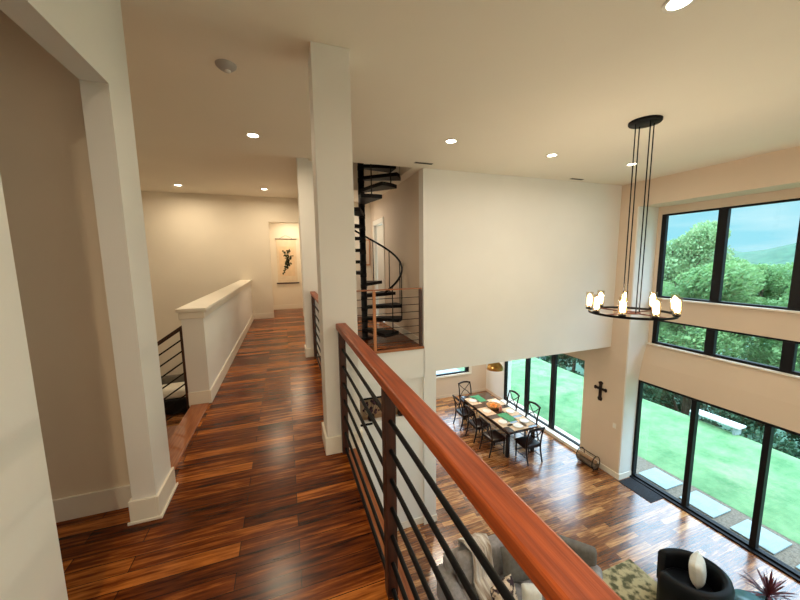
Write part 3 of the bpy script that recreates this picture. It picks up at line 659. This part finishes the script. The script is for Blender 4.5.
# ================================================================ LIVING ROOM
# grey sofa (back at the far side) with throw and pillows
so = thing('sofa', (2.64, 3.46, 0), 'grey fabric sofa behind the near railing bars', 'sofa')
MB().rbox(-0.62, 0.62, -0.50, 0.50, 0.10, 0.40, 0.05).build('base', GREYF, so)
MB().rbox(-0.62, 0.62, 0.30, 0.52, 0.30, 0.82, 0.08).build('backrest', GREYF, so)
for s in (-1, 1):
    MB().rbox(s*0.62-0.10, s*0.62+0.10, -0.52, 0.52, 0.08, 0.62, 0.07).build('arm', GREYF, so)
    MB().rbox(s*0.262-0.255, s*0.262+0.255, -0.53, 0.26, 0.40, 0.52, 0.05, puff=0.02).build('seat_cushion', GREYF, so)
    Mq = Matrix.Translation((s*0.262, 0.20, 0.72)) @ Matrix.Rotation(math.radians(-14), 4, 'X')
    MB().rbox(-0.255, 0.255, -0.09, 0.09, -0.22, 0.24, 0.08, M=Mq).build('back_cushion', GREYF, so)
    for sy in (-0.42, 0.42): MB().tube([(s*0.58, sy, 0), (s*0.58, sy, 0.10)], [0.018, 0.026], 8).build('leg', DARKW, so)
# throw: draped cloth over back and seat
def cloth(path, width, name, m, lab, cat, seed=1, amp=0.018, side=(1,0,0)):
    r = random.Random(seed); P = [Vector(p) for p in path]; seg = []
    for a, b in zip(P[:-1], P[1:]):
        for i in range(6): seg.append(a.lerp(b, i/6))
    seg.append(P[-1]); nx = 16; vs = []; fs = []; sd = Vector(side)
    for i, p in enumerate(seg):
        for j in range(nx+1):
            q = j/nx-0.5
            off = amp*math.sin(q*26+0.25*i+seed)+amp*0.6*math.sin(q*51+0.4*i)
            wd = width*(1+0.12*math.sin(i*0.35+seed))
            vs.append(p + sd*q*wd + Vector((0, -off*0.6, off+amp*1.6)))
    for i in range(len(seg)-1):
        for j in range(nx): a = i*(nx+1)+j; fs.append((a, a+1, a+nx+2, a+nx+1))
    o = MB().add(vs, fs, True).build(name, m)
    md = o.modifiers.new('solid', 'SOLIDIFY'); md.thickness = 0.012
    return tag(o, lab, cat)
THROW = mat('cream striped throw', (0.30, 0.20, 0.13), 0.9, color2=(0.86, 0.82, 0.75), vscale=3, stretch=(10, 1, 1), bump=0.4, bscale=120)
cloth([(2.50, 4.01, 0.42), (2.50, 4.00, 0.84), (2.49, 3.79, 0.99), (2.48, 3.61, 0.97), (2.47, 3.51, 0.62), (2.49, 3.21, 0.58), (2.53, 2.95, 0.57)], 0.36, 'throw_blanket', THROW, 'cream and tan throw blanket draped over the grey sofa', 'blanket', 4)
PATT = mat('patterned cushion fabric', (0.035, 0.015, 0.02), 0.9, color2=(0.62, 0.48, 0.34), vscale=11, bump=0.2, bscale=160)
for _n in PATT.node_tree.nodes:
    if _n.type == 'VALTORGB': _n.color_ramp.elements[0].position = 0.46; _n.color_ramp.elements[1].position = 0.53
def pillow(loc, rot, size, m, lab, name='cushion'):
    Mp = Matrix.Translation(loc) @ Matrix.Rotation(rot[2], 4, 'Z') @ Matrix.Rotation(rot[0], 4, 'X')
    h = size/2; vs = []; fs = []; n = 12
    for sgn in (1, -1):
        for i in range(n+1):
            for j in range(n+1):
                u, v = 2*i/n-1, 2*j/n-1; pinch = 1-0.10*(1-abs(u*v))*((abs(u)**6+abs(v)**6)/2)
                t = 0.09*(max(0, 1-u**4)*max(0, 1-v**4))**0.5
                vs.append(Mp @ Vector((u*h*pinch, sgn*t, v*h*pinch)))
    k = (n+1)**2
    for i in range(n):
        for j in range(n):
            a = i*(n+1)+j; fs.append((a, a+n+1, a+n+2, a+1)); fs.append((k+a, k+a+1, k+a+n+2, k+a+n+1))
    return tag(MB().add(vs, fs, True).build(name, m), lab, 'cushion')
pillow((2.52, 3.12, 0.73), (math.radians(-20), 0, math.radians(12)), 0.40, PATT, 'dark patterned cushion on the grey sofa below the throw')
pillow((2.90, 3.04, 0.70), (math.radians(-16), 0, math.radians(-24)), 0.27, WHITEF, 'plain white cushion against the grey sofa arm')
pillow((2.98, 3.42, 0.80), (math.radians(-16), 0, math.radians(-8)), 0.50, GREYD, 'large plain dark grey cushion on the grey sofa behind the white one')
# angled grey armchair (high plain back)
ac = thing('armchair', (3.60, 3.22, 0), 'angled grey upholstered armchair half hidden by the foreground rail', 'armchair', math.radians(-48))
MB().rbox(-0.44, 0.44, -0.42, 0.34, 0.12, 0.42, 0.06).build('seat', GREYF, ac)
MB().rbox(-0.46, 0.46, 0.34, 0.50, 0.12, 0.82, 0.06).build('backrest', GREYD, ac)
for s in (-1, 1): MB().rbox(s*0.45-0.09, s*0.45+0.09, -0.44, 0.44, 0.12, 0.60, 0.085).build('arm', GREYF, ac)
MB().rbox(-0.36, 0.36, -0.44, 0.33, 0.40, 0.52, 0.05, puff=0.02).build('seat_cushion', GREYF, ac)
for sx in (-0.40, 0.40):
    for sy in (-0.36, 0.42): MB().tube([(sx, sy, 0), (sx, sy, 0.13)], [0.016, 0.024], 8).build('leg', DARKW, ac)

# rug + coffee table
tag(MB().rbox(3.35, 5.36, 0.9, 3.42, 0.0, 0.016, 0.006, 2).build('area_rug', RUG), 'olive and tan patterned area rug beneath the seating', 'rug')
ct = thing('coffee_table', (3.95, 2.0, 0.016), 'dark low coffee table on the patterned rug', 'coffee table')
MB().rbox(-0.42, 0.42, -0.40, 0.40, 0.34, 0.38, 0.02, 2).build('tabletop', DARKW, ct)
for sx in (-0.36, 0.36):
    for sy in (-0.34, 0.34): MB().tube([(sx, sy, 0), (sx, sy, 0.34)], 0.022, 8).build('leg', DARKW, ct)
# black leather tub chair
TBX, TBY, TBR = 5.32, 2.53, math.radians(-58)
tc_ = thing('tub_chair', (TBX, TBY, 0), 'black leather tub chair by the glass doors', 'armchair', TBR)
def tub_shell():
    m = MB(); n = 40; vs = []; fs = []
    ro, ri = 0.42, 0.31
    prof = []
    for i in range(n+1):
        t = i/n; a = math.radians(-145 + 290*t)     # open towards +x at angle 180 -> opening faces local -x
        k = math.cos((t-0.5)*PI)                     # 1 at the back middle
        h = 0.66 + 0.10*k
        ca, sa = math.cos(a), math.sin(a)
        stretch = 1.0 if ca > 0 else 1.0+0.12*(-ca)
        cross = [(ro-0.05, 0.08), (ro, 0.14), (ro+0.01, h-0.09), (ro-0.01, h-0.03), (ro-0.06, h), (ri+0.02, h-0.03), (ri, h-0.08), (ri-0.01, 0.30), (ri-0.01, 0.10)]
        for (r, z) in cross: vs.append((r*ca*stretch, r*sa*0.98, z))
    q = 9
    for i in range(n):
        for j in range(q-1): a = i*q+j; fs.append((a, a+q, a+q+1, a+1))
    fs.append(tuple(range(q))); fs.append(tuple(reversed(range(n*q, n*q+q))))
    return m.add(vs, fs, True)
tub_shell().build('shell', LEATHER, tc_)
pr = [(0.001, 0.12), (0.30, 0.12), (0.305, 0.36), (0.295, 0.42), (0.26, 0.445), (0.001, 0.455)]
MB().lathe(pr, (-0.02, 0, 0), 32).build('seat_cushion', LEATHER, tc_)
MB().lathe([(0.001, 0), (0.31, 0), (0.31, 0.09), (0.001, 0.09)], (0,0,0), 32).build('base', BLACK, tc_)
Mt = Matrix.Translation((TBX, TBY, 0)) @ Matrix.Rotation(TBR, 4, 'Z')
pc = Mt @ Vector((0.06, 0.10, 0.66))
pillow(pc, (math.radians(-8), 0, TBR + PI*0.45), 0.34, WHITEF, 'cream cushion standing in the black leather tub chair')
# side table and red plant
sdt = thing('side_table', (5.79, 2.08, 0), 'small round blue-grey side table beside the tub chair', 'side table')
MB().lathe([(0.001, 0.43), (0.19, 0.43), (0.20, 0.44), (0.20, 0.46), (0.001, 0.46)], (0,0,0), 32).build('tabletop', POT, sdt)
MB().tube([(0,0,0.02), (0,0,0.43)], 0.025, 10).build('pedestal', BLACK, sdt)
MB().disc((0,0), 0.14, 0.0, 24, 0.02).build('foot', BLACK, sdt)
pl = thing('potted_plant', (6.22, 2.09, 0), 'spiky dark red plant in a pot by the glass doors', 'plant')
MB().lathe([(0.001, 0), (0.12, 0), (0.16, 0.14), (0.17, 0.28), (0.15, 0.28), (0.14, 0.24), (0.001, 0.24)], (0,0,0), 26).build('pot', POT, pl)
MB().tube([(0,0,0.22), (0,0,0.42)], 0.022, 8).build('stem', DARKW, pl)
lf = MB(); r = random.Random(11)
for k in range(46):
    a = r.uniform(0, 2*PI); e = r.uniform(0.15, 1.45); L = r.uniform(0.26, 0.40); wv = r.uniform(0.010, 0.016)
    d = Vector((math.cos(a)*math.cos(e), math.sin(a)*math.cos(e), math.sin(e))); s_ = d.cross(Vector((0,0,1))).normalized()
    base = Vector((0,0,0.36+0.08*r.random())); vs = []
    for i in range(6):
        t = i/5; c = base + d*L*t + Vector((0,0,-0.10*t*t*math.cos(e))); ww = wv*(0.5+1.6*t)*(1-t)**0.6+0.001
        vs += [c - s_*ww, c + Vector((0,0,-0.003)), c + s_*ww]
    lf.add(vs, [(3*i+j, 3*i+3+j, 3*i+4+j, 3*i+1+j) for i in range(5) for j in range(2)], True)
lf.build('leaves', LEAFR, pl)

# ================================================================ OUTSIDE
def grass_mat():
    m = bpy.data.materials.new('lawn grass'); m.use_nodes = True; t = m.node_tree; b = t.nodes['Principled BSDF']
    c = t.nodes.new('ShaderNodeTexCoord'); n = t.nodes.new('ShaderNodeTexNoise'); n.inputs['Scale'].default_value = 1.6; n.inputs['Detail'].default_value = 12; n.inputs['Roughness'].default_value = 0.7
    t.links.new(c.outputs['Object'], n.inputs['Vector']); r = t.nodes.new('ShaderNodeValToRGB'); e = r.color_ramp.elements
    e[0].position = 0.35; e[0].color = (0.055, 0.155, 0.055, 1); e[1].position = 0.68; e[1].color = (0.16, 0.285, 0.125, 1)
    t.links.new(n.outputs['Fac'], r.inputs['Fac'])
    n2 = t.nodes.new('ShaderNodeTexNoise'); n2.inputs['Scale'].default_value = 0.55; n2.inputs['Detail'].default_value = 9; n2.inputs['Roughness'].default_value = 0.75
    mpp = t.nodes.new('ShaderNodeMapping'); mpp.inputs['Location'].default_value = (3.1, 7.7, 0); t.links.new(c.outputs['Object'], mpp.inputs['Vector']); t.links.new(mpp.outputs[0], n2.inputs['Vector'])
    r2 = t.nodes.new('ShaderNodeValToRGB'); r2.color_ramp.elements[0].position = 0.56; r2.color_ramp.elements[1].position = 0.72
    r2.color_ramp.elements[1].color = (0.75, 0.75, 0.75, 1)
    t.links.new(n2.outputs['Fac'], r2.inputs['Fac']); mx = t.nodes.new('ShaderNodeMix'); mx.data_type = 'RGBA'
    t.links.new(r2.outputs[0], mx.inputs['Factor']); t.links.new(r.outputs[0], mx.inputs['A']); mx.inputs['B'].default_value = (0.25, 0.26, 0.16, 1)
    t.links.new(mx.outputs['Result'], b.inputs['Base Color']); b.inputs['Roughness'].default_value = 0.95
    return m
GRASS = grass_mat()
r = random.Random(2); vs = []; fs = []; NX, NY = 30, 60
for i in range(NX+1):
    for j in range(NY+1):
        x = 8.7 + 4.3*i/NX if i <= NX-4 else 8.7 + 4.3*(NX-4)/NX + (i-NX+4)*1.0
        y = -8 + 34*j/NY
        z = -0.12 + 0.03*math.sin(x*1.3+y*0.7)*min(1, (i/6)) - (0 if i <= NX-4 else 0.5*(i-NX+4)**1.3)
        vs.append((x, y, z))
for i in range(NX):
    for j in range(NY): a = i*(NY+1)+j; fs.append((a, a+NY+1, a+NY+2, a+1))
gl_ = MB().add(vs, fs, True).box(7.66, 8.75, 5.7, 26, -0.30, -0.118).build('lawn', GRASS); tag(gl_, 'bright green lawn outside the glass doors', 'lawn', kind='stuff')
tag(MB().box(7.66, 8.75, -8, 5.7, -0.3, -0.125).build('gravel_strip', GRAVEL), 'tan gravel strip between the house and the lawn', 'gravel', kind='stuff')
labs = ['pale paver nearest the tan wall corner outside the doors', 'second pale paver from the tan wall corner', 'third pale paver from the tan wall corner', 'fourth pale paver, outside the door beyond the red plant']
for k in range(4):
    y1 = 5.04 - 0.875*k
    tag(MB().rbox(7.95, 8.55, y1-0.62, y1, -0.125, -0.09, 0.01, 2).build('stone_paver', PAVE), labs[k], 'paver', 'pavers along the glass doors')
hill = MB(); vs = []; fs = []
for i in range(41):
    for j in range(61):
        x = 16 + i*6.0; y = -90 + j*5.0
        d = (x-16)
        z = -7.0 - 9.0*min(1, d/40) + 34*max(0, min(1, (d-95)/110))*(0.80+0.14*math.sin(y*0.035+0.6)+0.05*math.sin(y*0.11)) + 1.2*math.sin(x*0.13)*math.sin(y*0.11)
        vs.append((x, y, z))
for i in range(40):
    for j in range(60): a = i*61+j; fs.append((a, a+61, a+62, a+1))
WOODS = mat('distant wooded ground', (0.025, 0.075, 0.045), 0.95, color2=(0.05, 0.125, 0.07), vscale=0.35, bump=1.0, bscale=1.2)
S('ground_hills', hill.add(vs, fs, True), WOODS)
S('ground_patio', MB().box(0, 7.66, 10.66, 20, -0.3, -0.1), PAVE)
S('ground_bank', MB().box(-30, 16.2, -60, 80, -6.6, -6.0), WOODS)

def leafy(seed, H, R, nleaf, ls, squash=0.8):
    r = random.Random(seed); m = MB(); blobs = []
    for k in range(15):
        a = r.uniform(0, 2*PI); q = R*math.sqrt(r.random())*0.75
        z = H*(0.38+0.55*r.random()); q *= (1.15-0.75*max(0, (z/H-0.5))*1.6)
        blobs.append((Vector((q*math.cos(a), q*math.sin(a), z)), R*r.uniform(0.28, 0.48)))
    vs = []; fs = []
    for k in range(nleaf):
        c, br = r.choice(blobs); d = Vector((r.gauss(0,1), r.gauss(0,1), r.gauss(0,1))).normalized()
        p = c + Vector((d.x, d.y, d.z*squash))*br*(0.55+0.5*r.random())
        n1 = Vector((r.gauss(0,1), r.gauss(0,1), r.gauss(0,1)+0.6)).normalized(); u = n1.orthogonal().normalized(); v = n1.cross(u)
        s_ = ls*r.uniform(0.6, 1.3); b = len(vs)
        vs += [p-u*s_, p-v*s_*0.5, p+u*s_, p+v*s_*0.5+n1*s_*0.15]; fs.append((b, b+1, b+2, b+3))
    return m.add(vs, fs), blobs
def leaf_mat(name, c1, c2):
    m = mat(name, c1, 0.7, color2=c2, vscale=1.1)
    t = m.node_tree; b = t.nodes['Principled BSDF']; o = [n for n in t.nodes if n.type == 'OUTPUT_MATERIAL'][0]
    tr = t.nodes.new('ShaderNodeBsdfTranslucent'); mx = t.nodes.new('ShaderNodeMixShader'); mx.inputs[0].default_value = 0.35
    tr.inputs[0].default_value = (*c2, 1)
    t.links.new(b.outputs[0], mx.inputs[1]); t.links.new(tr.outputs[0], mx.inputs[2]); t.links.new(mx.outputs[0], o.inputs[0])
    return m
LV = [leaf_mat('dark tree leaves', (0.02, 0.07, 0.04), (0.06, 0.15, 0.07)), leaf_mat('mid tree leaves', (0.07, 0.18, 0.06), (0.24, 0.41, 0.15)), leaf_mat('light tree leaves', (0.14, 0.28, 0.11), (0.35, 0.49, 0.23))]
def make_tree(seed, H, R, n, ls, lm):
    t = thing('tree', (0,0,0), 'tree', 'tree', group='trees beyond the lawn')
    m, blobs = leafy(seed, H, R, n, ls)
    m.build('crown', lm, t)
    tr = MB().tube([(0,0,0), (0.05*R,0,H*0.4), (0,0.05*R,H*0.8)], [0.035*H**0.8*0.7, 0.03*H**0.8*0.6, 0.03], 8)
    for c, br in blobs[:9]: tr.tube([(0, 0, c.z*0.6), (c.x*0.5, c.y*0.5, c.z*0.85), tuple(c)], [0.07, 0.05, 0.02], 6)
    tr.build('trunk', BARK, t)
    return t
protos = [make_tree(21, 6.2, 1.9, 15000, 0.075, LV[0]), make_tree(22, 9.0, 2.9, 24000, 0.10, LV[1]), make_tree(23, 10.5, 3.0, 22000, 0.10, LV[2])]
used = [False]*3
spots = []
r = random.Random(5)
ORD = ['first', 'second', 'third', 'fourth', 'fifth', 'sixth', 'seventh', 'eighth', 'ninth']
for k in range(8): spots.append((0, 16.0+0.8*(k % 2), 2.0+2.3*k, -5.95, 0.98+0.10*r.random(), '%s dark tree from the right in the row just beyond the lawn' % ORD[k]))
for k in range(6): spots.append((1, 21.5+1.5*(k % 2), 2.4+4.2*k, -5.2, 1.0+0.12*r.random(), '%s mid green tree from the right behind the dark row' % ORD[k]))
spots.append((2, 27.5, 16.2, -4.4, 1.22, 'tall pale tree rising highest at the left of the upper window'))
for k in range(5): spots.append((2, 29+2.5*(k % 2), 4.0+4.6*k + (3.0 if k > 1 else 0), -4.9, 0.98+0.08*r.random(), '%s pale green tree from the right behind the mid green trees' % ORD[k]))
for k in range(6): spots.append((1, 42+5*(k % 2), 4.0+6.5*k, -8.0, 1.35+0.1*r.random(), '%s far green tree from the right, down the valley' % ORD[k]))
for (kd, x, y, z, s, lab) in spots:
    o = protos[kd] if not used[kd] else copy_tree(protos[kd]); used[kd] = True
    o.location = (x, y, z); o.scale = (s, s, s); o.rotation_euler = (0, 0, r.uniform(0, 6.28)); o['label'] = lab
wb = thing('garden_bench', (12.45, 5.75, -0.12), 'long white bench at the far edge of the lawn', 'bench')
MB().box(-0.18, 0.18, -0.62, 0.62, 0.24, 0.30).build('seat', CERAM, wb, 0.01)
for s in (-1, 1): MB().box(-0.16, 0.16, s*0.5-0.03, s*0.5+0.03, 0, 0.24).build('leg', PAVE, wb)
